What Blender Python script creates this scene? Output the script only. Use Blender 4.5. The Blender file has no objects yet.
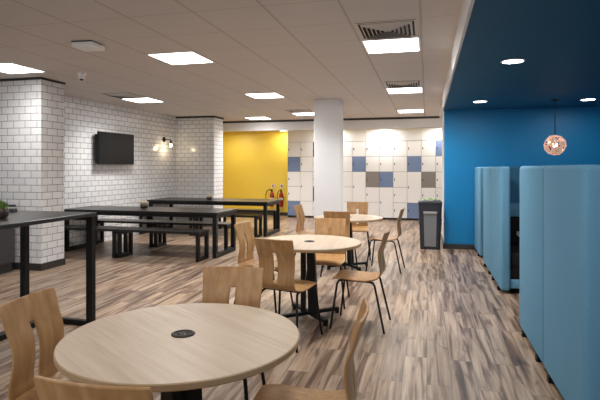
import bpy, bmesh, math, random
from mathutils import Vector, Matrix
random.seed(7)
SC = bpy.context.scene
COL = SC.collection
PI = math.pi

# ------------------------------------------------------------------ materials
def srgb(r, g, b):
    def f(c):
        c /= 255.0
        return c / 12.92 if c <= .04045 else ((c + .055) / 1.055) ** 2.4
    return (f(r), f(g), f(b), 1)

def mat(name, col, rough=.5, metal=0, spec=.5, emit=None, estr=0, noise=0, nscale=30, bump=0):
    m = bpy.data.materials.new(name); m.use_nodes = True
    nt = m.node_tree; b = nt.nodes['Principled BSDF']
    b.inputs['Base Color'].default_value = col
    b.inputs['Roughness'].default_value = rough
    b.inputs['Metallic'].default_value = metal
    b.inputs['Specular IOR Level'].default_value = spec
    if emit:
        b.inputs['Emission Color'].default_value = emit
        b.inputs['Emission Strength'].default_value = estr
    if noise or bump:
        tc = nt.nodes.new('ShaderNodeTexCoord')
        n = nt.nodes.new('ShaderNodeTexNoise'); n.inputs['Scale'].default_value = nscale
        n.inputs['Detail'].default_value = 5
        nt.links.new(tc.outputs['Object'], n.inputs['Vector'])
        if noise:
            mx = nt.nodes.new('ShaderNodeMix'); mx.data_type = 'RGBA'
            nt.links.new(n.outputs['Fac'], mx.inputs['Factor'])
            mx.inputs['A'].default_value = tuple(c * (1 - noise) for c in col[:3]) + (1,)
            mx.inputs['B'].default_value = tuple(min(1, c * (1 + noise)) for c in col[:3]) + (1,)
            nt.links.new(mx.outputs['Result'], b.inputs['Base Color'])
        if bump:
            bp = nt.nodes.new('ShaderNodeBump'); bp.inputs['Strength'].default_value = bump
            bp.inputs['Distance'].default_value = .002
            nt.links.new(n.outputs['Fac'], bp.inputs['Height'])
            nt.links.new(bp.outputs['Normal'], b.inputs['Normal'])
    return m

def ramp(nt, stops, interp='LINEAR'):
    r = nt.nodes.new('ShaderNodeValToRGB'); r.color_ramp.interpolation = interp
    e = r.color_ramp.elements
    while len(e) < len(stops): e.new(.5)
    for i, (p, c) in enumerate(stops):
        e[i].position = p; e[i].color = c
    return r

def mathn(nt, op, a, b=None):
    n = nt.nodes.new('ShaderNodeMath'); n.operation = op
    for i, v in enumerate((a, b)):
        if v is None: continue
        if isinstance(v, (int, float)): n.inputs[i].default_value = v
        else: nt.links.new(v, n.inputs[i])
    return n.outputs[0]

def mixc(nt, fac, a, b, mode='MIX'):
    mx = nt.nodes.new('ShaderNodeMix'); mx.data_type = 'RGBA'; mx.blend_type = mode
    for k, v in (('Factor', fac), ('A', a), ('B', b)):
        s = mx.inputs[k]
        if isinstance(v, (int, float, tuple)): s.default_value = v
        else: nt.links.new(v, s)
    return mx.outputs['Result']

def tile_material():
    m = bpy.data.materials.new('white_metro_tile'); m.use_nodes = True
    nt = m.node_tree; b = nt.nodes['Principled BSDF']
    g = nt.nodes.new('ShaderNodeNewGeometry')
    sp = nt.nodes.new('ShaderNodeSeparateXYZ'); nt.links.new(g.outputs['Position'], sp.inputs[0])
    sn = nt.nodes.new('ShaderNodeSeparateXYZ'); nt.links.new(g.outputs['True Normal'], sn.inputs[0])
    isx = mathn(nt, 'GREATER_THAN', mathn(nt, 'ABSOLUTE', sn.outputs[0]), .5)
    u = mathn(nt, 'ADD', mathn(nt, 'MULTIPLY', sp.outputs[1], isx),
              mathn(nt, 'MULTIPLY', sp.outputs[0], mathn(nt, 'SUBTRACT', 1.0, isx)))
    cv = nt.nodes.new('ShaderNodeCombineXYZ')
    nt.links.new(u, cv.inputs[0]); nt.links.new(mathn(nt, 'ADD', sp.outputs[2], .016), cv.inputs[1])
    br = nt.nodes.new('ShaderNodeTexBrick'); br.offset = .5
    br.inputs['Color1'].default_value = srgb(238, 239, 241); br.inputs['Color2'].default_value = srgb(228, 229, 232)
    br.inputs['Mortar'].default_value = srgb(128, 122, 118)
    br.inputs['Scale'].default_value = 1
    br.inputs['Brick Width'].default_value = .192; br.inputs['Row Height'].default_value = .097
    br.inputs['Mortar Size'].default_value = .0042; br.inputs['Mortar Smooth'].default_value = .3
    nt.links.new(cv.outputs[0], br.inputs['Vector'])
    nt.links.new(br.outputs['Color'], b.inputs['Base Color'])
    b.inputs['Roughness'].default_value = .16
    inv = mathn(nt, 'SUBTRACT', 1.0, br.outputs['Fac'])
    ns = nt.nodes.new('ShaderNodeTexNoise'); ns.inputs['Scale'].default_value = 7
    nt.links.new(cv.outputs[0], ns.inputs['Vector'])
    h = mathn(nt, 'ADD', inv, mathn(nt, 'MULTIPLY', ns.outputs['Fac'], .8))
    bp = nt.nodes.new('ShaderNodeBump'); bp.inputs['Strength'].default_value = .5; bp.inputs['Distance'].default_value = .003
    nt.links.new(h, bp.inputs['Height']); nt.links.new(bp.outputs['Normal'], b.inputs['Normal'])
    return m

def floor_material():
    m = bpy.data.materials.new('rustic_plank_floor'); m.use_nodes = True
    nt = m.node_tree; b = nt.nodes['Principled BSDF']
    g = nt.nodes.new('ShaderNodeNewGeometry')
    sp = nt.nodes.new('ShaderNodeSeparateXYZ'); nt.links.new(g.outputs['Position'], sp.inputs[0])
    cv = nt.nodes.new('ShaderNodeCombineXYZ')
    nt.links.new(sp.outputs[1], cv.inputs[0]); nt.links.new(sp.outputs[0], cv.inputs[1])
    br = nt.nodes.new('ShaderNodeTexBrick'); br.offset = .37; br.offset_frequency = 2
    br.inputs['Color1'].default_value = (0, 0, 0, 1); br.inputs['Color2'].default_value = (1, 1, 1, 1)
    br.inputs['Mortar'].default_value = (.5, .5, .5, 1)
    br.inputs['Scale'].default_value = 1; br.inputs['Brick Width'].default_value = 1.25
    br.inputs['Row Height'].default_value = .155; br.inputs['Mortar Size'].default_value = .0022
    nt.links.new(cv.outputs[0], br.inputs['Vector'])
    sc = nt.nodes.new('ShaderNodeSeparateColor'); nt.links.new(br.outputs['Color'], sc.inputs[0])
    rnd = sc.outputs[0]
    # streaks stretched along Y, offset per plank
    def streak(sx, sy, scale, detail, dist=0):
        c2 = nt.nodes.new('ShaderNodeCombineXYZ')
        nt.links.new(mathn(nt, 'MULTIPLY', sp.outputs[0], sx), c2.inputs[0])
        nt.links.new(mathn(nt, 'MULTIPLY', sp.outputs[1], sy), c2.inputs[1])
        nt.links.new(mathn(nt, 'MULTIPLY', rnd, 23.0), c2.inputs[2])
        n = nt.nodes.new('ShaderNodeTexNoise'); n.inputs['Scale'].default_value = scale
        n.inputs['Detail'].default_value = detail; n.inputs['Distortion'].default_value = dist
        nt.links.new(c2.outputs[0], n.inputs['Vector'])
        return n.outputs['Fac']
    s1 = streak(19, 1.1, 1, 5, .6)
    s2 = streak(70, 2.5, 1, 4)
    s3 = streak(6.5, 2.1, 1.2, 3, .9)
    base = ramp(nt, [(.30, srgb(80, 63, 54)), (.41, srgb(128, 106, 90)), (.51, srgb(180, 159, 140)), (.72, srgb(206, 189, 171))])
    nt.links.new(s1, base.inputs[0])
    tone = ramp(nt, [(0, srgb(198, 190, 183)), (.5, srgb(226, 220, 212)), (1, srgb(248, 238, 226))])
    nt.links.new(rnd, tone.inputs[0])
    c = mixc(nt, .8, base.outputs[0], tone.outputs[0], 'MULTIPLY')
    fine = ramp(nt, [(.36, (.62, .58, .55, 1)), (.56, (1, 1, 1, 1))]); nt.links.new(s2, fine.inputs[0])
    c = mixc(nt, .7, c, fine.outputs[0], 'MULTIPLY')
    knot = ramp(nt, [(.60, (1, 1, 1, 1)), (.70, (.40, .35, .33, 1))]); nt.links.new(s3, knot.inputs[0])
    c = mixc(nt, .85, c, knot.outputs[0], 'MULTIPLY')
    c = mixc(nt, mathn(nt, 'MULTIPLY', br.outputs['Fac'], .6), c, srgb(70, 58, 50))
    nt.links.new(c, b.inputs['Base Color'])
    b.inputs['Roughness'].default_value = .34
    bp = nt.nodes.new('ShaderNodeBump'); bp.inputs['Strength'].default_value = .15; bp.inputs['Distance'].default_value = .002
    nt.links.new(s1, bp.inputs['Height']); nt.links.new(bp.outputs['Normal'], b.inputs['Normal'])
    return m

def ceiling_material():
    m = bpy.data.materials.new('suspended_ceiling_tile'); m.use_nodes = True
    nt = m.node_tree; b = nt.nodes['Principled BSDF']
    g = nt.nodes.new('ShaderNodeNewGeometry')
    sp = nt.nodes.new('ShaderNodeSeparateXYZ'); nt.links.new(g.outputs['Position'], sp.inputs[0])
    def line(axis, off, step, w):
        t = mathn(nt, 'DIVIDE', mathn(nt, 'SUBTRACT', sp.outputs[axis], off), step)
        fr = mathn(nt, 'ABSOLUTE', mathn(nt, 'SUBTRACT', mathn(nt, 'FRACT', mathn(nt, 'ADD', t, 50.5)), .5))
        return mathn(nt, 'LESS_THAN', fr, w / step)
    lx = line(0, GX, GSX, .010); ly = line(1, GY, GSY, .005)
    c = mixc(nt, mathn(nt, 'MULTIPLY', ly, .5), srgb(222, 217, 214), srgb(168, 160, 154))
    c = mixc(nt, mathn(nt, 'MULTIPLY', lx, .6), c, srgb(182, 172, 164))
    nt.links.new(c, b.inputs['Base Color'])
    b.inputs['Roughness'].default_value = .75; b.inputs['Specular IOR Level'].default_value = .3
    h = mathn(nt, 'MAXIMUM', lx, ly)
    bp = nt.nodes.new('ShaderNodeBump'); bp.inputs['Strength'].default_value = .6; bp.inputs['Distance'].default_value = .004
    nt.links.new(h, bp.inputs['Height']); nt.links.new(bp.outputs['Normal'], b.inputs['Normal'])
    return m

def wood_material(name, c1, c2, c3, sx, sy, sz, rough=.4, contrast=1):
    m = bpy.data.materials.new(name); m.use_nodes = True
    nt = m.node_tree; b = nt.nodes['Principled BSDF']
    tc = nt.nodes.new('ShaderNodeTexCoord')
    mp = nt.nodes.new('ShaderNodeMapping'); mp.inputs['Scale'].default_value = (sx, sy, sz)
    nt.links.new(tc.outputs['Object'], mp.inputs['Vector'])
    n = nt.nodes.new('ShaderNodeTexNoise'); n.inputs['Scale'].default_value = 1; n.inputs['Detail'].default_value = 5
    n.inputs['Distortion'].default_value = .5
    nt.links.new(mp.outputs[0], n.inputs['Vector'])
    r = ramp(nt, [(.3, c1), (.5, c2), (.72, c3)]); nt.links.new(n.outputs['Fac'], r.inputs[0])
    nt.links.new(r.outputs[0], b.inputs['Base Color'])
    b.inputs['Roughness'].default_value = rough
    return m

def fabric_material(name, col):
    m = mat(name, col, .9, spec=.15)
    nt = m.node_tree; b = nt.nodes['Principled BSDF']
    tc = nt.nodes.new('ShaderNodeTexCoord')
    n = nt.nodes.new('ShaderNodeTexNoise'); n.inputs['Scale'].default_value = 160; n.inputs['Detail'].default_value = 3
    nt.links.new(tc.outputs['Object'], n.inputs['Vector'])
    c = mixc(nt, n.outputs['Fac'], tuple(x * .82 for x in col[:3]) + (1,), tuple(x * 1.15 for x in col[:3]) + (1,))
    nt.links.new(c, b.inputs['Base Color'])
    bp = nt.nodes.new('ShaderNodeBump'); bp.inputs['Strength'].default_value = .4; bp.inputs['Distance'].default_value = .002
    nt.links.new(n.outputs['Fac'], bp.inputs['Height']); nt.links.new(bp.outputs['Normal'], b.inputs['Normal'])
    return m

GX, GSX, GY, GSY = -.05, .575, 4.76, .59
H = 2.60
M = dict(
    tile=tile_material(), floor=floor_material(), ceil=ceiling_material(),
    white=mat('matte_white_paint', srgb(236, 237, 239), .6, noise=.02, nscale=3),
    cream=mat('cream_laminate', srgb(244, 244, 244), .4, noise=.02, nscale=4),
    yellow=mat('mustard_yellow_paint', srgb(248, 216, 84), .5, noise=.03, nscale=2),
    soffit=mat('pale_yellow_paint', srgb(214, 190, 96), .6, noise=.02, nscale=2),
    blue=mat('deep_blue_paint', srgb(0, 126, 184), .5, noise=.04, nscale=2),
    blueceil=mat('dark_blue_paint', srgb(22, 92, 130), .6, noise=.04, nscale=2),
    trim=mat('charcoal_trim', srgb(52, 50, 50), .5, noise=.05, nscale=8),
    black=mat('black_powder_coat', srgb(13, 13, 14), .5, spec=.3, noise=.1, nscale=60),
    blacktop=mat('black_laminate', srgb(26, 24, 23), .32, spec=.35, noise=.06, nscale=8),
    greytop=mat('dark_grey_laminate', srgb(44, 44, 46), .38, spec=.4, noise=.1, nscale=40),
    cab=mat('dark_grey_cabinet', srgb(66, 62, 66), .5, noise=.06, nscale=10),
    ply=wood_material('oak_plywood', srgb(160, 119, 74), srgb(174, 133, 87), srgb(187, 148, 103), 26, 26, 2.0, .36),
    ash=wood_material('pale_ash_laminate', srgb(194, 174, 152), srgb(203, 185, 164), srgb(211, 195, 176), 44, 2.2, 5, .33),
    edge=mat('ash_edge_band', srgb(176, 150, 116), .45, noise=.06, nscale=20),
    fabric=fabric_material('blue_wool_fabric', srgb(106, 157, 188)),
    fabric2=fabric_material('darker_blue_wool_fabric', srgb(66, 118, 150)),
    seatblk=fabric_material('black_upholstery', srgb(34, 32, 33)),
    lblue=mat('slate_blue_laminate', srgb(118, 138, 176), .4, noise=.03, nscale=6),
    lgrey=mat('warm_grey_laminate', srgb(140, 134, 130), .4, noise=.03, nscale=6),
    ldark=mat('near_black_laminate', srgb(60, 58, 60), .4, noise=.03, nscale=6),
    gap=mat('locker_carcass_grey', srgb(120, 116, 112), .6, noise=.03, nscale=6),
    metal=mat('brushed_dark_metal', srgb(70, 68, 66), .35, .8, noise=.1, nscale=50),
    silver=mat('satin_silver', srgb(190, 188, 185), .3, .6, noise=.05, nscale=50),
    panel=mat('led_diffuser', srgb(255, 255, 255), .5, emit=(1, .97, .93, 1), estr=9, noise=.01),
    dlight=mat('downlight_lens', srgb(255, 255, 255), .5, emit=(1, .97, .93, 1), estr=14, noise=.01),
    vent=mat('grille_white', srgb(222, 216, 210), .5, noise=.03, nscale=10),
    ventdark=mat('grille_throat', srgb(48, 44, 42), .8, noise=.05, nscale=10),
    plastic=mat('white_plastic', srgb(248, 248, 248), .4, noise=.02, nscale=10),
    screen=mat('tv_black_glass', srgb(12, 12, 13), .35, spec=.2, noise=.05, nscale=4),
    screen2=mat('tv_reflection_grey', srgb(9, 9, 10), .3, noise=.05, nscale=4),
    red=mat('signal_red', srgb(160, 26, 22), .35, noise=.04, nscale=20),
    signw=mat('sign_white', srgb(232, 222, 214), .5, noise=.02, nscale=20),
    leaf=mat('succulent_green', srgb(92, 120, 50), .5, noise=.3, nscale=40),
    leaf2=mat('pale_succulent', srgb(214, 200, 184), .5, noise=.3, nscale=60),
    bowl=mat('mottled_silver_glaze', srgb(90, 80, 74), .25, .6, noise=.5, nscale=45, bump=.4),
    bindark=mat('bin_charcoal_plastic', srgb(42, 46, 54), .45, noise=.06, nscale=20),
    bingrey=mat('bin_grey_panel', srgb(128, 130, 134), .45, noise=.05, nscale=20),
    bag=mat('green_bin_liner', srgb(168, 190, 132), .5, noise=.1, nscale=20),
    bulb=mat('warm_bulb', srgb(255, 230, 190), .3, emit=(1, .78, .48, 1), estr=12, noise=.01),
)
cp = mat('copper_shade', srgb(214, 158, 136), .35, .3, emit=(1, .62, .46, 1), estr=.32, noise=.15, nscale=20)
M['copper'] = cp
nt = cp.node_tree; bs = nt.nodes['Principled BSDF']; src = bs.inputs['Base Color'].links[0].from_socket
gg = nt.nodes.new('ShaderNodeNewGeometry')
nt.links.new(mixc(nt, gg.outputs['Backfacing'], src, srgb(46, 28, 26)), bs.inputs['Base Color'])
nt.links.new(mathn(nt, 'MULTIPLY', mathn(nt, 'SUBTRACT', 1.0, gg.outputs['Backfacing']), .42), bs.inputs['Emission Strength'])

# ------------------------------------------------------------------ mesh helpers
def setp(o, label=None, cat=None, group=None, kind=None):
    if label: o['label'] = label
    if cat: o['category'] = cat
    if group: o['group'] = group
    if kind: o['kind'] = kind
    return o

class MB:
    def __init__(s): s.bm = bmesh.new()
    def box(s, x0, x1, y0, y1, z0, z1, bevel=0, mtx=None, seg=2):
        r = bmesh.ops.create_cube(s.bm, size=1)
        vs = r['verts']
        for v in vs:
            v.co = Vector(((x0 + x1) / 2 + v.co.x * (x1 - x0), (y0 + y1) / 2 + v.co.y * (y1 - y0), (z0 + z1) / 2 + v.co.z * (z1 - z0)))
        if mtx: bmesh.ops.transform(s.bm, matrix=mtx, verts=vs)
        if bevel:
            es = list({e for v in vs for e in v.link_edges})
            bmesh.ops.bevel(s.bm, geom=es, offset=bevel, segments=seg, affect='EDGES', profile=.5)
        return s
    def tube(s, pts, r, n=10, caps=True):
        pts = [Vector(p) for p in pts]
        rings = []
        up = Vector((0, 0, 1))
        for i, p in enumerate(pts):
            if i == 0: d = pts[1] - p
            elif i == len(pts) - 1: d = p - pts[i - 1]
            else: d = (pts[i + 1] - p).normalized() + (p - pts[i - 1]).normalized()
            d.normalize()
            a = d.cross(up)
            if a.length < .05: a = d.cross(Vector((0, 1, 0)))
            a.normalize(); b = d.cross(a)
            rr = r[i] if isinstance(r, (list, tuple)) else r
            rings.append([s.bm.verts.new(p + (a * math.cos(2 * PI * k / n) + b * math.sin(2 * PI * k / n)) * rr) for k in range(n)])
        for q in range(len(rings) - 1):
            for k in range(n):
                s.bm.faces.new((rings[q][k], rings[q][(k + 1) % n], rings[q + 1][(k + 1) % n], rings[q + 1][k]))
        if caps:
            s.bm.faces.new(rings[0]); s.bm.faces.new(rings[-1])
        return s
    def lathe(s, prof, n=32, c=(0, 0, 0), sx=1, sy=1):
        rings = []
        for r, z in prof:
            if r < 1e-5: rings.append([s.bm.verts.new((c[0], c[1], c[2] + z))])
            else: rings.append([s.bm.verts.new((c[0] + sx * r * math.cos(2 * PI * k / n), c[1] + sy * r * math.sin(2 * PI * k / n), c[2] + z)) for k in range(n)])
        for a, b in zip(rings, rings[1:]):
            for k in range(n):
                f = []
                for v in (a[k % len(a)], a[(k + 1) % len(a)], b[(k + 1) % len(b)], b[k % len(b)]):
                    if v not in f: f.append(v)
                if len(f) > 2: s.bm.faces.new(f)
        return s
    def poly(s, pts, faces):
        vs = [s.bm.verts.new(p) for p in pts]
        for f in faces: s.bm.faces.new([vs[i] for i in f])
        return s
    def build(s, name, m, parent=None, smooth=False, loc=None):
        bmesh.ops.recalc_face_normals(s.bm, faces=s.bm.faces[:])
        me = bpy.data.meshes.new(name); s.bm.to_mesh(me); s.bm.free()
        if smooth:
            for p in me.polygons: p.use_smooth = True
            me.set_sharp_from_angle(angle=math.radians(38))
        o = bpy.data.objects.new(name, me); COL.objects.link(o)
        me.materials.append(M[m] if isinstance(m, str) else m)
        if parent is not None: o.parent = parent
        if loc: o.location = loc
        return o

def thing(name, label, cat, loc=(0, 0, 0), rz=0, group=None):
    o = bpy.data.objects.new(name, None); COL.objects.link(o)
    o.empty_display_size = .1
    o.location = loc; o.rotation_euler = (0, 0, rz)
    return setp(o, label, cat, group)

def dup(root, loc, rz, label, group=None):
    r = root.copy(); COL.objects.link(r); r.location = loc; r.rotation_euler = (0, 0, rz)
    r['label'] = label
    if group: r['group'] = group
    for ch in list(root.children):
        c = ch.copy(); COL.objects.link(c); c.parent = r
        for g in list(ch.children):
            d = g.copy(); COL.objects.link(d); d.parent = c
    return r

def struct(name, mb, m):
    return setp(mb.build(name, m), kind='structure')

# ------------------------------------------------------------------ setting
struct('floor', MB().box(-8, 3.4, -3, 14.2, -.05, 0), 'floor')
struct('ceiling', MB().box(-8, .27, -3, 12.2, H, H + .08), 'ceil')
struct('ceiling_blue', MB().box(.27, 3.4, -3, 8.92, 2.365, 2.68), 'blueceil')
struct('trim_fascia', MB().box(.25, .27, -3, 8.92, 2.355, H), 'white')
struct('wall_blue', MB().box(.285, 3.4, 8.92, 8.96, 0, 2.365), 'blue')
struct('wall_return', MB().box(.285, 3.4, 8.962, 10.2, 0, 2.9), 'white')
struct('wall_right', MB().box(3.3, 3.4, -3, 8.918, 0, 2.36), 'blue')
struct('wall_rear', MB().box(-8, 3.4, -3.1, -3, 0, 2.68), 'white')
struct('wall_left', MB().box(-8.1, -8, -3, 6.1, 0, 2.68), 'white')
# slightly skewed tiled wall
WX = lambda y: -5.97 + (y - 6.1) / 4.65 * .17
struct('wall_tiled', MB().poly([(WX(6.0), 6.0, 0), (WX(10.9), 10.9, 0), (WX(10.9), 10.9, H), (WX(6.0), 6.0, H),
                               (-6.3, 6.0, 0), (-6.3, 10.9, 0), (-6.3, 10.9, H), (-6.3, 6.0, H)],
                              [(0, 1, 2, 3), (4, 7, 6, 5), (0, 4, 5, 1), (3, 2, 6, 7), (0, 3, 7, 4), (1, 5, 6, 2)]), 'tile')
struct('wall_pillar_left', MB().box(-8, -5.02, 5.65, 6.09, .0, H - .03), 'tile')
struct('trim_1', MB().box(-8, -5.005, 5.635, 6.10, H - .03, H), 'trim')
struct('baseboard_left', MB().box(-8, -5.008, 5.638, 6.10, 0, .095), 'trim')
struct('wall_pillar_far', MB().box(-6.0, -4.82, 10.82, 11.36, 0, H - .035, .012), 'tile')
struct('trim_2', MB().box(-6.0, -4.805, 10.805, 11.37, H - .035, H), 'trim')
struct('trim_3', MB().box(-5.5, .285, 12.19, 12.2, H - .05, H), 'trim')
struct('wall_bulkhead', MB().box(-6.6, .6, 12.2, 12.4, 2.345, H), 'white')
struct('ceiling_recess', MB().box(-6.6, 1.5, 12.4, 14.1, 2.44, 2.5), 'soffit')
struct('wall_yellow', MB().box(-6.6, 1.5, 14.0, 14.1, 0, 2.44), 'yellow')
struct('wall_recess_left', MB().box(-6.7, -6.6, 10.9, 14.1, 0, H), 'yellow')
struct('wall_recess_right', MB().box(1.4, 1.5, 10.2, 14, 0, 2.6), 'white')
struct('ceiling_corridor', MB().box(.27, 1.5, 10.2, 12.4, H, H + .08), 'white')
struct('baseboard_yellow', MB().box(-6.6, -3.8, 13.975, 13.998, 0, .09), 'trim')
struct('baseboard_blue', MB().box(.283, 3.3, 8.9, 8.92, 0, .085), 'trim')
struct('baseboard_corridor', MB().box(.268, .285, 8.9, 10.2, 0, .085), 'trim')
struct('column_white', MB().box(-1.95, -1.48, 8.68, 9.05, 0, H, .008), 'white')
struct('baseboard_column', MB().box(-1.958, -1.472, 8.672, 9.058, 0, .085), 'trim')

# ------------------------------------------------------------------ lockers
LX0, LW, LY = -3.79, .3645, 13.5
ROWS = [2.10, 1.69, 1.28, .865, .46, .05]
W, B, G, D = 'cream', 'lblue', 'lgrey', 'ldark'
cols = [
    [(0, 1, W), (1, 2, B), (2, 3, W), (3, 4, W), (4, 5, B)],
    [(0, 1, W), (1, 2, W), (2, 4, W), (4, 5, W)],
    [(0, 1, D), (1, 2, W), (2, 3, W), (3, 4, D), (4, 5, W)],
    [(0, 1, W), (1, 2, W), (2, 3, W), (3, 4, W), (4, 5, W)],
    [(0, 1, W), (1, 2, W), (2, 3, W), (3, 4, W), (4, 5, W)],
    [(0, 1, W), (1, 2, B), (2, 4, W), (4, 5, W)],
    [(0, 1, W), (1, 2, W), (2, 3, G), (3, 4, W), (4, 5, W)],
    [(0, 1, W), (1, 2, W), (2, 3, B), (3, 5, W)],
    [(0, 1, W), (1, 2, W), (2, 3, W), (3, 4, W), (4, 5, W)],
    [(0, 1, W), (1, 2, B), (2, 4, W), (4, 5, B)],
    [(0, 1, W), (1, 2, W), (2, 3, G), (3, 4, W), (4, 5, W)],
    [(0, 1, B), (1, 2, W), (2, 3, W), (3, 4, W), (4, 5, W)]]
llab = [
    'locker tower with two blue doors, right beside the yellow wall',
    'all-cream locker tower with one tall door, second from the yellow wall',
    'locker tower with dark doors at the left edge of the white column',
    'cream locker tower almost hidden behind the white column',
    'cream locker tower just right of the white column, all doors the same size',
    'locker tower with one blue door above a tall cream door, right of the column',
    'locker tower with a grey door beside the blue one, above the far round table',
    'locker tower with a mid-height blue door above one tall cream door',
    'locker tower of five equal cream doors, between two towers with blue doors',
    'locker tower with a high blue door and a low blue door, left of the bin',
    'locker tower with one grey door, standing behind the bin',
    'locker tower with pale blue top door against the blue wall edge']
tower = None
DOORM = {}
for i, cd in enumerate(cols):
    x0 = LX0 + i * LW
    t = thing('locker', llab[i], 'locker', (x0, LY, 0), 0, 'lockers along the far wall')
    MB().box(0, LW, .02, .48, 0.05, 2.10).build('carcass', 'gap', t)
    MB().box(0, LW, .05, .45, 0, .05).build('plinth', 'trim', t)
    for a, b, m in cd:
        z1, z0 = ROWS[a], ROWS[b]
        d = MB().box(.004, LW - .004, 0, .02, z0 + .004, z1 - .004, .002, seg=1).build('door', m, t)
        if m != W: d['label'] = {B: 'slate blue door', G: 'warm grey door', D: 'near-black door'}[m]
        MB().box(.028, .048, -.012, 0, (z0 + z1) / 2 - .03, (z0 + z1) / 2 + .03, .003, seg=1).build('lock', 'ldark', d)
for k in range(6):
    x0 = LX0 + k * 2 * LW
    struct('trim_%d' % (k + 4), MB().box(x0 + .003, x0 + 2 * LW - .003, LY, 13.98, 2.105, 2.438, .002, seg=1), 'cream')

# ------------------------------------------------------------------ ceiling fittings
def area(name, x, y, z, sx, sy, power, color=(1, .975, .95), rot=(0, 0, 0), spread=None):
    l = bpy.data.lights.new(name, 'AREA'); l.shape = 'RECTANGLE'; l.size = sx; l.size_y = sy
    l.energy = power; l.color = color
    if spread: l.spread = spread
    o = bpy.data.objects.new(name, l); COL.objects.link(o); o.location = (x, y, z); o.rotation_euler = rot
    return o

plab = {
    (0, 0): 'square recessed LED panel next to the large air grille near the blue ceiling',
    (0, 5): 'smaller-looking LED panel behind the second air grille, near the blue ceiling edge',
    (0, 10): 'farthest thin LED panel by the bulkhead, nearest the blue wall',
    (4, 0): 'large slanted LED panel in the middle of the left ceiling, before the white column',
    (4, 5): 'LED panel in the middle of the ceiling, left in front of the white column',
    (4, 10): 'thin LED panel touching the left edge of the white column top',
    (8, 0): 'LED panel at the left frame edge above the near tiled pillar',
    (8, 5): 'LED panel above the tiled wall with the television, beside an air grille',
}
def cell(kx, ky):
    x1 = GX - kx * GSX; y0 = GY + ky * GSY
    return x1 - GSX, x1, y0, y0 + GSY
def led(x0, x1, y0, y1, label, pw=None):
    cx, cy = (x0 + x1) / 2, (y0 + y1) / 2
    t = thing('ceiling_light', label, 'ceiling light', (cx, cy, H), 0, 'recessed LED panels')
    hx, hy = (x1 - x0) / 2 - .012, (y1 - y0) / 2 - .012
    f = MB()
    w = .018
    f.box(-hx, hx, -hy, -hy + w, -.008, 0).box(-hx, hx, hy - w, hy, -.008, 0)
    f.box(-hx, -hx + w, -hy + w, hy - w, -.008, 0).box(hx - w, hx, -hy + w, hy - w, -.008, 0)
    f.build('frame', 'plastic', t)
    MB().box(-hx + w, hx - w, -hy + w, hy - w, -.005, 0).build('diffuser', 'panel', t)
    area('panel_lamp', cx, cy, H - .012, hx * 2 - .06, hy * 2 - .06, pw or PW, spread=2.3)
PW = 28
for (kx, ky), lab in plab.items(): led(*cell(kx, ky), lab, 9 if (kx, ky) == (8, 0) else None)
led(-4.28, -3.72, 11.3, 11.88, 'thin LED panel above the yellow wall, by the far tiled pillar')
# the same lights repeated over the part of the room behind the photographer
for kx in (0, 4, 8):
    for ky in (-5, -10):
        x0, x1, y0, y1 = cell(kx, ky)
        area('panel_lamp', (x0 + x1) / 2, (y0 + y1) / 2, H - .012, .5, .5, PW * .55)

def grille(x0, x1, y0, y1, label):
    cx, cy = (x0 + x1) / 2, (y0 + y1) / 2
    t = thing('ceiling_vent', label, 'vent', (cx, cy, H), 0, 'square ceiling air grilles')
    hx, hy = (x1 - x0) / 2 - .035, (y1 - y0) / 2 - .035
    MB().box(-hx, hx, -hy, hy, -.003, 0).build('throat', 'ventdark', t)
    b = MB()
    n = 7
    for k in range(n):   # nested square louvres, each sloping outward
        ax, ay = hx * (1 - k / n), hy * (1 - k / n)
        bx_, by_ = ax - hx / n * .50, ay - hy / n * .50
        z0, z1 = -.004 , -.022
        if k == 0: z1 = -.006
        P0 = [(-ax, -ay, z0), (ax, -ay, z0), (ax, ay, z0), (-ax, ay, z0)]
        P1 = [(-bx_, -by_, z1), (bx_, -by_, z1), (bx_, by_, z1), (-bx_, by_, z1)]
        b.poly(P0 + P1, [(0, 1, 5, 4), (1, 2, 6, 5), (2, 3, 7, 6), (3, 0, 4, 7)])
    b.build('louvre', 'vent', t)
x0, x1, y0, y1 = cell(0, -1); grille(x0, x1, y0, y1, 'large square air grille in front of the brightest LED panel')
x0, x1, y0, y1 = cell(0, 4); grille(x0, x1, y0, y1, 'second air grille in the row of lights along the blue ceiling edge')
x0, x1, y0, y1 = cell(8, 4); grille(x0, x1, y0, y1, 'air grille over the tiled wall, left of the LED panel above the television')
x0, x1, y0, y1 = cell(4, 9); grille(x0, x1, y0, y1, 'small distant air grille beside the top of the white column')

t = thing('ceiling_unit', 'flat white square unit fixed under the ceiling tiles, left of centre', 'detector', (-3.2, 4.22, H), .1)
MB().box(-.115, .115, -.11, .11, -.06, -.012, .012).build('housing', 'plastic', t)
MB().box(-.125, .09, -.09, .10, -.012, 0).build('backplate', 'cab', t)
t = thing('ceiling_camera', 'small white dome security camera under the ceiling by the near tiled pillar', 'camera', (-4.27, 5.5, H))
MB().lathe([(0, 0), (.055, 0), (.055, -.03), (.042, -.045), (.04, -.085), (.03, -.105), (0, -.112)], 20).build('body', 'plastic', t, True)
MB().lathe([(0, -.012), (.022, -.008), (.026, .006), (0, .012)], 16, (.018, -.028, -.1)).build('lens', 'screen', t, True)

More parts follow.
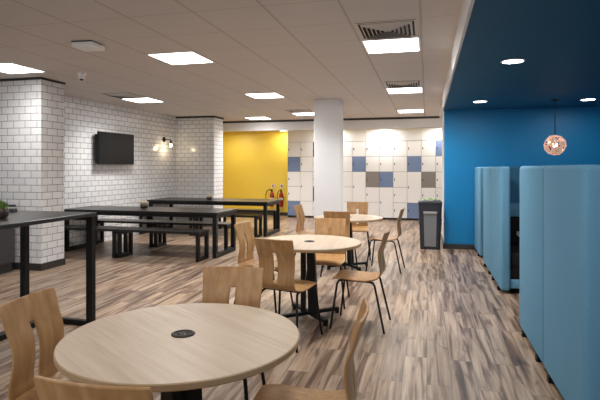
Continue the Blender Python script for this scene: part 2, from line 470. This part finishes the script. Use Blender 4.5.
def downlight(x, y, z, label, power, group='round downlights in the blue ceiling'):
    t = thing('downlight', label, 'ceiling light', (x, y, z), 0, group)
    MB().lathe([(.105, 0), (.105, -.006), (.092, -.008), (.09, 0)], 28).build('rim', 'plastic', t, True)
    MB().lathe([(0, -.004), (.09, -.004), (.09, 0), (0, 0)], 28).build('lens', 'dlight', t)
    l = bpy.data.lights.new('downlight_or_fill_lamp', 'AREA'); l.shape = 'DISK'; l.size = .15; l.energy = power; l.color = (1, .97, .94)
    o = bpy.data.objects.new('downlight_or_fill_lamp', l); COL.objects.link(o); o.location = (x, y, z - .012)
downlight(.765, 4.94, 2.365, 'nearest round downlight in the blue ceiling', 7)
downlight(.76, 7.82, 2.365, 'far left round downlight in the blue ceiling, above the booths', 7)
downlight(2.24, 7.97, 2.365, 'round downlight in the blue ceiling right of the copper pendant', 7)
for x, y in ((2.24, 4.94), (.9, 1.4), (2.24, 1.4)):
    l = bpy.data.lights.new('downlight_or_fill_lamp', 'AREA'); l.shape = 'DISK'; l.size = .15; l.energy = 7; l.color = (1, .97, .94)
    o = bpy.data.objects.new('downlight_or_fill_lamp', l); COL.objects.link(o); o.location = (x, y, 2.35)
downlight(-1.1, 13.2, 2.44, 'bright soffit spotlight over the middle lockers', 14, 'small spotlights above the lockers')
downlight(.36, 13.2, 2.44, 'soffit spotlight over the lockers by the blue wall', 10, 'small spotlights above the lockers')
downlight(-3.95, 13.6, 2.44, 'soffit spotlight at the top right corner of the yellow wall', 8, 'small spotlights above the lockers')
for x in (-2.5, -5.4):  # unseen fill lamps, added to brighten the lockers and the yellow wall
    l = bpy.data.lights.new('downlight_or_fill_lamp', 'AREA'); l.shape = 'DISK'; l.size = .15; l.energy = 14; l.color = (1, .97, .94)
    o = bpy.data.objects.new('downlight_or_fill_lamp', l); COL.objects.link(o); o.location = (x, 13.2, 2.43)

# ------------------------------------------------------------------ pendant
t = thing('pendant_lamp', 'faceted copper globe pendant lamp hanging over the booths', 'pendant lamp', (1.79, 7.9, 2.365))
MB().lathe([(0, 0), (.05, 0), (.05, -.02), (.012, -.035), (0, -.035)], 20).build('ceiling_rose', 'metal', t, True)
MB().tube([(0, 0, -.03), (0, 0, -.50)], .006, 8).build('cord', 'black', t)
R = .150; CZ = -.655
MB().lathe([(0, .02), (.02, .02), (.026, -.05), (0, -.06)], 16, (0, 0, CZ + R * .8)).build('socket', 'metal', t, True)
ib = bmesh.new(); bmesh.ops.create_icosphere(ib, subdivisions=1, radius=1)
ib.verts.ensure_lookup_table()
shade = MB(); wires = MB()
rotm = Matrix.Rotation(.35, 3, 'Z') @ Matrix.Rotation(.2, 3, 'X')
for v in ib.verts:
    n = v.co.normalized()
    mids = [((e.verts[0].co + e.verts[1].co) / 2).normalized() for e in v.link_edges]
    a = n.orthogonal().normalized(); b = n.cross(a)
    mids.sort(key=lambda p: math.atan2(p.dot(b), p.dot(a)))
    for i in range(5):
        p, q = mids[i], mids[(i + 1) % 5]
        tip = n * 1.0
        c = (p + q + tip) / 3
        sh = lambda w: c + (w - c) * .92
        pts = [rotm @ (w * R) + Vector((0, 0, CZ)) for w in (sh(p), sh(q), sh(tip))]
        shade.poly([tuple(w) for w in pts], [(0, 1, 2)])
        wires.tube([rotm @ (p * R) + Vector((0, 0, CZ)), rotm @ (q * R) + Vector((0, 0, CZ))], .004, 5)
ib.free()
shade.bm.faces.ensure_lookup_table()
so = shade.build('lamp_shade', 'copper', t)
for pi_, f_ in enumerate(so.data.polygons):      # outer side of every panel faces outward
    if (f_.center - Vector((0, 0, CZ))).dot(f_.normal) < 0: f_.flip()
wires.build('shade_frame', 'copper', t)
MB().lathe([(0, .05), (.02, .04), (.034, 0), (.03, -.03), (0, -.045)], 18, (0, 0, CZ + .01)).build('bulb', 'bulb', t, True)
l = bpy.data.lights.new('pendant_bulb_lamp', 'POINT'); l.energy = 2.2; l.color = (1, .8, .62); l.shadow_soft_size = .05
o = bpy.data.objects.new('pendant_bulb_lamp', l); COL.objects.link(o); o.location = (1.79, 7.9, 1.69)

# ------------------------------------------------------------------ booths
def booth(y0, y1, name_label, ends, group=None, x0=.76, x1=2.15):
    """high-backed fabric booth; ends: which ends carry a seat ('near','far')"""
    t = thing('booth_sofa', name_label, 'booth', (x0, y0, 0), 0, 'high-backed blue fabric booths')
    L = y1 - y0; Wd = x1 - x0; T = .105; Z0, Z1 = .035, 1.397
    double = len(ends) == 2
    mid = L / 2 if double else (L if ends == ['near'] else 0)
    halves = []
    if double: halves = [(0, mid - .003), (mid + .003, L)]
    else: halves = [(0, L)]
    for a, b in halves:
        for xa in (0, Wd - T):
            MB().box(xa, xa + T, a, b, Z0, Z1, .028, seg=4).build('side_panel', 'fabric', t, True)
        # back
        if double: ya, yb = (b - T, b) if a == 0 else (a, a + T)
        else: ya, yb = (b - T, b) if ends == ['near'] else (a, a + T)
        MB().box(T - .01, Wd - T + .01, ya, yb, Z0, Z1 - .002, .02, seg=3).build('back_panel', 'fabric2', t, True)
        front = a == 0 if double else ends == ['near']
        # seat runs from the back to the open end
        if front: s0, s1, f0, f1 = a + .04, ya, a + .03, a + .09
        else: s0, s1, f0, f1 = yb, b - .04, b - .09, b - .03
        MB().box(T, Wd - T, s0, s1, .28, .45, .03, seg=3).build('seat', 'seatblk', t, True)
        MB().box(T, Wd - T, f0, f1, .06, .16, .008).build('plinth_rail', 'fabric', t, True)
        MB().box(T, Wd - T, f0 + .01, f1 - .01, .16, .29).build('seat_front', 'seatblk', t)
        bb = (ya - .08, ya) if front else (yb, yb + .08)
        MB().box(T, Wd - T, bb[0], bb[1], .45, .78, .02).build('lower_cushion', 'seatblk', t, True)
        MB().box(T, Wd - T, bb[0], bb[1], .785, .95, .02).build('lumbar_cushion', 'fabric', t, True)
        for xx in (.035, Wd - .05):
            for yy in (a + .2, b - .16):
                MB().box(xx - .04, xx + .02, yy - .025, yy + .025, 0, .036).build('foot', 'black', t)
    return t
booth(2.78, 4.59, 'nearest blue fabric booth at the right edge of the floor, with a side seam', ['near', 'far'])
booth(5.85, 7.6, 'middle blue fabric booth behind the nearest one', ['near', 'far'], x0=.78)
booth(8.08, 8.89, 'farthest booth, a narrow slice against the blue wall', ['near'], x0=.775)
t = thing('booth_table', 'dark table standing in the gap between the two nearer booths', 'table', (1.5, 5.15, 0))
MB().box(-.62, .62, -.30, .30, .70, .74, .004).build('tabletop', 'blacktop', t)
MB().box(-.035, .035, -.035, .035, .10, .70).build('pole', 'black', t)
MB().box(-.59, .59, -.2, .2, 0, .10, .004).build('base', 'black', t)

# ------------------------------------------------------------------ bin
t = thing('recycling_bin', 'charcoal recycling bin with grey front panel and green liner beside the blue wall', 'bin', (.052, 8.70, 0))
def taper_box(b, w0, w1, d0, d1, z0, z1, r=.04, n=5):
    def ring(w, d, z, rr):
        pts = []
        for cx, cy, a0 in ((w - rr, d - rr, 0), (-w + rr, d - rr, PI / 2), (-w + rr, -d + rr, PI), (w - rr, -d + rr, 1.5 * PI)):
            for k in range(n): 
                a = a0 + PI / 2 * k / (n - 1); pts.append(b.bm.verts.new((cx + rr * math.cos(a), cy + rr * math.sin(a), z)))
        return pts
    A = ring(w0, d0, z0, r); Bq = ring(w1, d1, z1, r); N = len(A)
    for k in range(N): b.bm.faces.new((A[k], A[(k + 1) % N], Bq[(k + 1) % N], Bq[k]))
    b.bm.faces.new(A); b.bm.faces.new(Bq)
    return b
taper_box(MB(), .165, .195, .17, .20, 0, .77).build('body', 'bindark', t, True, (0, .22, 0))
b = MB(); taper_box(b, .198, .198, .205, .205, .77, .80); taper_box(b, .198, .15, .205, .17, .80, .83)
b.build('lid', 'bindark', t, True, (0, .22, 0))
MB().poly([(-.095, .052, .05), (.095, .052, .05), (.108, .012, .64), (-.108, .012, .64),
           (-.095, .04, .05), (.095, .04, .05), (.108, .0, .64), (-.108, .0, .64)],
          [(4, 5, 6, 7), (0, 3, 2, 1), (0, 1, 5, 4), (2, 3, 7, 6), (1, 2, 6, 5), (0, 4, 7, 3)]).build('front_panel', 'bingrey', t)
MB().box(-.112, .112, -.012, .012, .61, .645, .006).build('handle', 'silver', t)
b = MB()
pts = [(.125 * math.cos(a) , .22 + .13 * math.sin(a), .835 + .012 * math.sin(5 * a)) for a in [2 * PI * k / 40 for k in range(41)]]
b.tube(pts, .012, 6, False); b.build('bin_liner', 'bag', t, True)

# ------------------------------------------------------------------ round tables
def disc_ring(b, r0, z0, r1, z1): return b.lathe([(0, z0), (r0, z0), (r1, z1), (0, z1)], 64)
TR = .475; TZ = .70
def round_table():
    t = thing('round_table', '', 'table', (0, 0, 0), 0, 'round cafe tables')
    MB().lathe([(0, TZ - .028), (TR - .012, TZ - .028), (TR - .003, TZ - .02), (TR, TZ - .004), (TR - .003, TZ), (0, TZ)], 96).build('tabletop', 'ash', t, True)
    MB().lathe([(TR - .002, TZ - .0262), (TR + .0015, TZ - .022), (TR + .0015, TZ - .004), (TR - .002, TZ - .001)], 96).build('edge_band', 'edge', t, True)
    p = MB().lathe([(0, .0), (.048, .0), (.048, .004), (.04, .006), (.036, .003), (0, .003)], 28, (0, 0, TZ))
    po = p.build('cable_port', 'metal', t, True)
    s = MB()
    for k in range(6):
        a = k * PI / 3
        s.box(.018 * math.cos(a) - .004, .018 * math.cos(a) + .004, .018 * math.sin(a) - .004, .018 * math.sin(a) + .004, TZ + .003, TZ + .0055)
    s.build('socket_hole', 'ldark', po)
    # two flat uprights, one slim, one broad and flaring to the foot
    MB().box(-.076, -.036, -.05, .05, .05, TZ - .028, .004).build('slim_upright', 'black', t)
    b = MB()
    q0, q1 = [(-.008, .085), (-.012, .045)], 0
    lo = (-.005, .082); hi = (-.022, .045)
    b.poly([(lo[0], -.055, .05), (lo[1], -.055, .05), (lo[1], .055, .05), (lo[0], .055, .05),
            (hi[0], -.05, TZ - .028), (hi[1], -.05, TZ - .028), (hi[1], .05, TZ - .028), (hi[0], .05, TZ - .028)],
           [(0, 1, 2, 3), (4, 5, 6, 7), (0, 1, 5, 4), (1, 2, 6, 5), (2, 3, 7, 6), (3, 0, 4, 7)])
    b.build('broad_upright', 'black', t)
    MB().box(-.16, .16, -.12, .12, TZ - .04, TZ - .028).build('mounting_plate', 'black', t)
    for k in range(4):
        a = k * PI / 2 + .62
        f = MB(); 
        mt = Matrix.Rotation(a, 4, 'Z')
        f.box(0, .31, -.022, .022, .028, .058, .004, mt)
        f.box(.285, .31, -.018, .018, 0, .03, 0, mt)
        f.build('foot', 'black', t)
    return t
T1 = round_table(); T1.location = (-.967, 1.865, 0); T1.rotation_euler.z = 1.0
T1['label'] = 'large pale round table in the foreground with a dark cable port'
T2 = dup(T1, (-1.055, 4.51, 0), .1, 'middle pale round table, between the foreground table and the far one')
T3 = dup(T1, (-1.06, 6.88, 0), .05, 'farthest pale round table, standing before the lockers')

# ------------------------------------------------------------------ plywood chair
def chair_proto():
    t = thing('cafe_chair', '', 'chair', (0, 0, 0), 0, 'moulded plywood cafe chairs')
    # profile (y, z, halfwidth)
    prof = [(.205, .418, .160), (.195, .432, .172), (.17, .439, .180), (.12, .440, .185), (.05, .434, .186), (-.02, .428, .184),
            (-.08, .426, .180), (-.14, .430, .175), (-.178, .442, .170), (-.200, .462, .166), (-.208, .490, .163), (-.208, .52, .160),
            (-.205, .55, .158), (-.202, .58, .158), (-.201, .61, .158), (-.203, .64, .159), (-.209, .67, .161), (-.218, .70, .163),
            (-.231, .73, .165), (-.240, .76, .167), (-.249, .79, .169), (-.257, .815, .169), (-.262, .830, .168), (-.264, .835, .164)]
    bm = bmesh.new()
    rows = []
    def slot(z):   # half width of the tapering slot
        return .015 + .004 * max(0, min(1, (.73 - z) / .2))
    for i, (y, z, hw) in enumerate(prof):
        s = slot(z) if i >= 8 else .018
        xs = [-hw, -hw * .93, -hw * .6, -s - .03, -s, s, s + .03, hw * .6, hw * .93, hw]
        row = []
        for x in xs:
            dy = 0
            if i >= 11: dy = .020 * (x / .17) ** 2 * min(1, (i - 10) / 6)       # back is concave towards the sitter
            dz = -.008 * abs(x / .19) ** 3 if i < 7 else 0
            row.append(bm.verts.new((x, y + dy, z + dz)))
        rows.append(row)
    for i in range(len(rows) - 1):
        for j in range(9):
            if j == 4 and 10 <= i < 18: continue
            bm.faces.new((rows[i][j], rows[i][j + 1], rows[i + 1][j + 1], rows[i + 1][j]))
    def part(name, lo, hi):
        b2 = bm.copy()
        kill = [f for f in b2.faces if not (lo <= f.calc_center_median().z * 0 + idx[f.index] < hi)]
        bmesh.ops.delete(b2, geom=kill, context='FACES')
        m = MB(); m.bm.free(); m.bm = b2
        o = m.build(name, 'ply', t, False)
        for p in o.data.polygons: p.use_smooth = True
        md = o.modifiers.new('ply', 'SOLIDIFY'); md.thickness = .011; md.offset = 0
        md.use_rim = True
        bv = o.modifiers.new('bev', 'BEVEL'); bv.width = .0025; bv.segments = 1; bv.limit_method = 'ANGLE'; bv.angle_limit = 1.0
        return o
    bm.faces.ensure_lookup_table(); bm.faces.index_update()
    idx = {}
    n = 0
    for i in range(len(rows) - 1):
        for j in range(9):
            if j == 4 and 10 <= i < 18: continue
            idx[n] = i; n += 1
    part('seat', 0, 9); part('backrest', 9, 99)
    bm.free()
    r = .0095
    for sx in (-1, 1):
        MB().tube([(sx * .205, .215, 0), (sx * .165, .165, .38), (sx * .158, .15, .408), (sx * .152, .12, .418)], r).build('leg', 'black', t, True)
        MB().tube([(sx * .205, -.245, 0), (sx * .163, -.16, .38), (sx * .156, -.145, .402), (sx * .152, -.115, .412)], r).build('leg', 'black', t, True)
    f = MB()
    for sx in (-1, 1): f.tube([(sx * .152, .125, .418), (sx * .152, -.12, .411)], r)
    f.tube([(-.152, .1, .416), (.152, .1, .416)], r * .9); f.tube([(-.152, -.09, .411), (.152, -.09, .411)], r * .9)
    f.build('seat_frame', 'black', t, True)
    return t
def face(dx, dy): return math.atan2(dy, dx) - PI / 2
P0 = chair_proto()
chairs = [  # x, y, facing dx, dy, label
    (-1.40, 1.80, 1, .10, 'plywood chair at the left of the foreground table, its slotted back turned to the table'),
    (-.84, 1.35, -.03, 1, 'plywood chair closest to the viewer, only its top edge showing below the foreground table'),
    (-1.0, 2.33, .12, -1, 'plywood chair behind the foreground table, its slot half hidden by the tabletop'),
    (-.485, 1.92, -1, -.08, 'plywood chair at the right of the foreground table, seen from its side'),
    (-1.53, 4.63, 1, -.12, 'plywood chair at the left of the middle table, with a narrow slot showing'),
    (-1.09, 3.90, .22, 1, 'plywood chair with its back to the viewer on the near side of the middle table'),
    (-1.0, 5.06, .05, -1, 'plywood chair on the far side of the middle table, facing the viewer'),
    (-.58, 4.42, -1, .05, 'plywood chair pulled out right of the middle table, seen in profile'),
    (-1.60, 7.08, 1, -.1, 'plywood chair left of the farthest table, seen nearly edge on'),
    (-1.10, 6.44, .0, 1, 'plywood chair with its back to the viewer on the near side of the farthest table'),
    (-1.05, 7.72, .1, -1, 'plywood chair behind the farthest table, facing the viewer before the lockers'),
    (-.56, 6.88, -1, .08, 'plywood chair right of the farthest table, seen in profile near the bin'),
]
for i, (x, y, dx, dy, lab) in enumerate(chairs):
    if i == 0:
        P0.location = (x, y, 0); P0.rotation_euler.z = face(dx, dy); P0['label'] = lab
    else: dup(P0, (x, y, 0), face(dx, dy), lab)

# ------------------------------------------------------------------ dark tables and benches
def loop_y(b, xc, y0, y1, z1, w=.06, d=.05):
    """closed rectangular sled frame lying in the YZ plane"""
    b.box(xc - w / 2, xc + w / 2, y0, y0 + d, 0, z1).box(xc - w / 2, xc + w / 2, y1 - d, y1, 0, z1)
    b.box(xc - w / 2, xc + w / 2, y0 + d, y1 - d, 0, d).box(xc - w / 2, xc + w / 2, y0 + d, y1 - d, z1 - d, z1)
    return b
def long_table(x0, x1, y0, y1, zt, label):
    t = thing('long_table', label, 'table', (x0, y0, 0), 0, 'long black dining tables')
    L, Dp = x1 - x0, y1 - y0
    MB().box(0, L, 0, Dp, zt - .035, zt, .004, seg=1).build('tabletop', 'blacktop', t)
    for xc in (.06, L - .06):
        loop_y(MB(), xc, .02, Dp - .02, zt - .035, .065, .06).build('leg_frame', 'black', t)
    MB().box(.09, L - .09, .03, .06, zt - .085, zt - .035).box(.09, L - .09, Dp - .06, Dp - .03, zt - .085, zt - .035).build('apron', 'black', t)
    return t
long_table(-5.86, -3.08, 7.04, 7.88, .70, 'nearer long black dining table, with benches on both sides')
long_table(-5.78, -3.09, 9.52, 10.5, .70, 'farther long black dining table, reaching in front of the yellow wall')
bench = thing('bench', 'black bench on the near side of the nearer long table, right end', 'bench', (0, 0, 0), 0, 'low black benches')
MB().box(0, 1.38, 0, .37, .405, .44, .004, seg=1).build('seat', 'blacktop', bench)
for xc in (.035, 1.345 ):
    loop_y(MB(), xc, .015, .355, .405, .055, .045).build('leg_frame', 'black', bench)
bench.location = (-4.61, 6.72, 0)
blist = [
    (-5.70 - .29 + .0, 6.72, 'black bench beside the near tiled pillar, on the near side of the nearer long table'),
    (-4.61, 7.78, 'black bench on the far side of the nearer long table, right half'),
    (-5.96 + .09, 7.78, 'black bench on the far side of the nearer long table, against the tiled wall'),
    (-4.64, 9.28, 'black bench on the near side of the farther long table, right half'),
    (-5.86 + .05, 9.28, 'black bench on the near side of the farther long table, against the tiled wall'),
    (-4.64, 10.55, 'black bench behind the farther long table, in front of the yellow wall')]
for x, y, lab in blist:
    if x == -4.64: x = -4.61
    dup(bench, (x, y, 0), 0, lab)
# shorten those by the wall so they end at the tiles
for o in COL.objects:
    if o.name.startswith('bench') and o.get('label', '').endswith(('tiled wall',)) or 'beside the near tiled pillar' in str(o.get('label', '')):
        x0 = WX(o.location.y) + .02
        o.scale.x = (-4.63 - x0) / 1.38
        o.location.x = x0

# high table
t = thing('high_table', 'tall dark-topped table on black frame legs at the left edge', 'table', (-2.82, 3.83, 0))
MB().box(-.83, 0, -2.6, 0, .958, .99, .003, seg=1).build('tabletop', 'greytop', t)
MB().box(-.065, -.005, -.06, -.01, 0, .958).build('leg', 'black', t)
MB().box(-.53, -.48, -.30, -.25, 0, .958).build('leg', 'black', t)
MB().box(-.10, -.03, -2.55, -2.49, 0, .958).build('leg', 'black', t)
MB().box(-.54, -.47, -2.55, -2.49, 0, .958).build('leg', 'black', t)
MB().box(-.54, -.065, -.058, -.012, 0, .045).box(-.54, -.47, -2.49, -.072, 0, .045).build('floor_rail', 'black', t)
MB().box(-.54, -.065, -.058, -.012, .925, .958).box(-.53, -.49, -2.49, -.058, .925, .958).build('top_rail', 'black', t)

# dark cabinet at left
t = thing('cabinet', 'dark grey cabinet with black plinth in front of the near tiled pillar', 'cabinet', (-6.6, 4.9, 0))
MB().box(0, 1.25, .0, .65, .12, .86, .003, seg=1).build('body', 'cab', t)
MB().box(.02, 1.235, .02, .62, 0, .12).build('plinth', 'trim', t)
MB().box(-.01, 1.26, -.01, .66, .86, .89, .003, seg=1).build('worktop', 'greytop', t)

# ------------------------------------------------------------------ planters
def planter(x, y, z, r, label, leafm, spiky):
    t = thing('potted_plant', label, 'plant', (x, y, z), 0, 'small potted succulents')
    k_ = 1 if spiky else .72
    MB().lathe([(0, 0), (r * .62, 0), (r * .9, r * .35 * k_), (r * .96, r * .75 * k_), (r * .88, r * 1.2 * k_), (r * .8, r * 1.3 * k_), (r * .72, r * 1.22 * k_), (0, r * 1.1 * k_)], 28).build('bowl', 'bowl', t, True)
    b = MB()
    n = 30 if spiky else 44
    for k in range(n):
        a = k * 2.399; q = math.sqrt((k + .5) / n); rr = r * .62 * q
        c_, s_ = math.cos(a), math.sin(a)
        z0 = r * 1.05 * k_
        h = r * (1.6 if spiky else 1.35) * (1 - .45 * q) * random.uniform(.85, 1.15)
        out = r * (.25 if spiky else .55) * q
        b.tube([(rr * c_, rr * s_, z0), ((rr + out * .5) * c_, (rr + out * .5) * s_, z0 + h * .55), ((rr + out) * c_, (rr + out) * s_, z0 + h)],
               [r * .08, r * (.12 if spiky else .17), r * .02], 6)
    b.build('foliage', leafm, t, True)
    return t
planter(-3.19, 3.17, .99, .062, 'small silvery bowl with green spiky succulent on the tall table', 'leaf', True)
planter(-4.66, 7.58, .70, .07, 'pale rosette succulent in a dark pot on the nearer long table', 'leaf2', False)
planter(-4.54, 9.95, .70, .065, 'small potted plant on the farther long table before the far pillar', 'leaf2', False)
t = thing('menu_holder', 'small dark box with silver top at the far side of the tall table', 'box', (-3.57, 3.66, .99), .1)
MB().box(-.04, .04, -.03, .03, 0, .028, .003, seg=1).build('base', 'ldark', t)
MB().box(-.038, .038, -.028, .028, .028, .042, .003, seg=1).build('top', 'silver', t)

# ------------------------------------------------------------------ television
TY0, TY1 = 7.82, 8.92
wxm = WX(8.4)
t = thing('television', 'black flat television mounted on the white tiled wall', 'television', (wxm, 8.42, 1.75), math.atan2(-.17, 4.65) * 1)
MB().box(.10, .145, -.53, .53, -.30, .30, .006).build('casing', 'black', t)
MB().box(.146, .149, -.515, .515, -.28, .285).build('screen', 'screen', t)
MB().box(.045, .10, -.52, .48, -.28, .25, .008).build('rear_housing', 'black', t)
MB().box(.0, .05, -.2, .2, -.15, .15).build('wall_bracket', 'metal', t)
# ------------------------------------------------------------------ wall sconce
sx = WX(10.28)
t = thing('wall_sconce', 'small black wall light with a bare bulb on the tiled wall', 'wall light', (sx, 10.28, 2.03))
c = MB().lathe([(0, 0), (.055, 0), (.055, .02), (.02, .035), (0, .035)], 22).build('wall_plate', 'black', t, True)
c.rotation_euler = (0, PI / 2, 0)
MB().tube([(.03, 0, 0), (.12, 0, 0), (.17, 0, -.005), (.18, 0, -.03)], .008, 8).build('arm', 'black', t, True)
MB().lathe([(0, .0), (.018, 0), (.024, -.05), (.034, -.075), (0, -.075)], 18, (.18, 0, -.02)).build('lamp_holder', 'black', t, True)
MB().lathe([(.014, 0), (.03, -.04), (.026, -.07), (0, -.085)], 16, (.18, 0, -.09)).build('bulb', 'bulb', t, True)
l = bpy.data.lights.new('sconce_lamp', 'POINT'); l.energy = 3; l.color = (1, .78, .5); l.shadow_soft_size = .035
o = bpy.data.objects.new('sconce_lamp', l); COL.objects.link(o); o.location = (sx + .20, 10.26, 1.83)

# ------------------------------------------------------------------ fire extinguishers and signs
def extinguisher(x, label, hose):
    t = thing('fire_extinguisher', label, 'fire extinguisher', (x, 13.86, .26), 0, 'fire extinguishers on the yellow wall')
    b = MB().lathe([(0, 0), (.05, 0), (.06, .02), (.06, .34), (.045, .40), (.025, .42), (.022, .45), (0, .45)], 24)
    b.build('cylinder', 'red', t, True)
    MB().lathe([(.0612, .20), (.0612, .26)], 24).build('instruction_label', 'signw', t, True)
    MB().box(-.02, .02, -.05, .03, .44, .47, .004).box(-.012, .012, -.10, .02, .485, .50, .003).box(-.01, .01, -.01, .02, .46, .49).build('valve_handle', 'black', t)
    h = MB()
    s = -1
    ps = [(0, -.03, .46), (s * .06, -.03, .50), (s * .14, -.03, .46), (s * .18, -.03, .34), (s * .17, -.03, .20), (s * .13, -.03, .08)] if hose else \
         [(0, -.03, .46), (s * .05, -.05, .47), (s * .10, -.05, .38), (s * .10, -.06, .22), (s * .09, -.07, .12)]
    h.tube(ps, [.012] * (len(ps) - 2) + [.016, .024], 8).build('hose', 'black', t, True)
    MB().box(-.03, .03, .07, .145, .2, .3).build('wall_bracket', 'metal', t)
extinguisher(-4.36, 'red fire extinguisher with a looping black hose, left one of the pair', True)
extinguisher(-4.08, 'red fire extinguisher nearest the lockers, right one of the pair', False)
for x, lab in ((-4.37, 'small white and red sign above the left extinguisher'), (-4.1, 'small white sign above the right extinguisher')):
    t = thing('wall_sign', lab, 'sign', (x, 13.985, .85), 0, 'small extinguisher signs')
    MB().box(-.05, .05, 0, .012, -.05, .06, .002, seg=1).build('plate', 'signw', t)
    MB().box(-.02, .02, -.004, 0, -.02, .035).build('symbol', 'red' if 'left' in lab else 'bindark', t)

# ------------------------------------------------------------------ world, camera
w = bpy.data.worlds.new('world'); SC.world = w; w.use_nodes = True
w.node_tree.nodes['Background'].inputs[0].default_value = (.7, .75, .85, 1)
w.node_tree.nodes['Background'].inputs[1].default_value = .15
# unseen cool fill light, added behind the camera to lift the ceiling
area('rear_fill', -2.5, -2.8, 1.6, 7, 1.8, 45, (.86, .93, 1), (PI / 2, 0, 0))

cam = bpy.data.cameras.new('camera'); co = bpy.data.objects.new('camera', cam); COL.objects.link(co)
co.location = (0, 0, 1.38); co.rotation_euler = (PI / 2, 0, math.atan(127 / 500))
cam.sensor_width = 36; cam.lens = 30; cam.shift_y = -32 / 600; cam.clip_start = .02
SC.camera = co
SC.view_settings.view_transform = 'Standard'
SC.view_settings.exposure = 0
SC.cycles.max_bounces = 8
SC.cycles.use_denoising = True
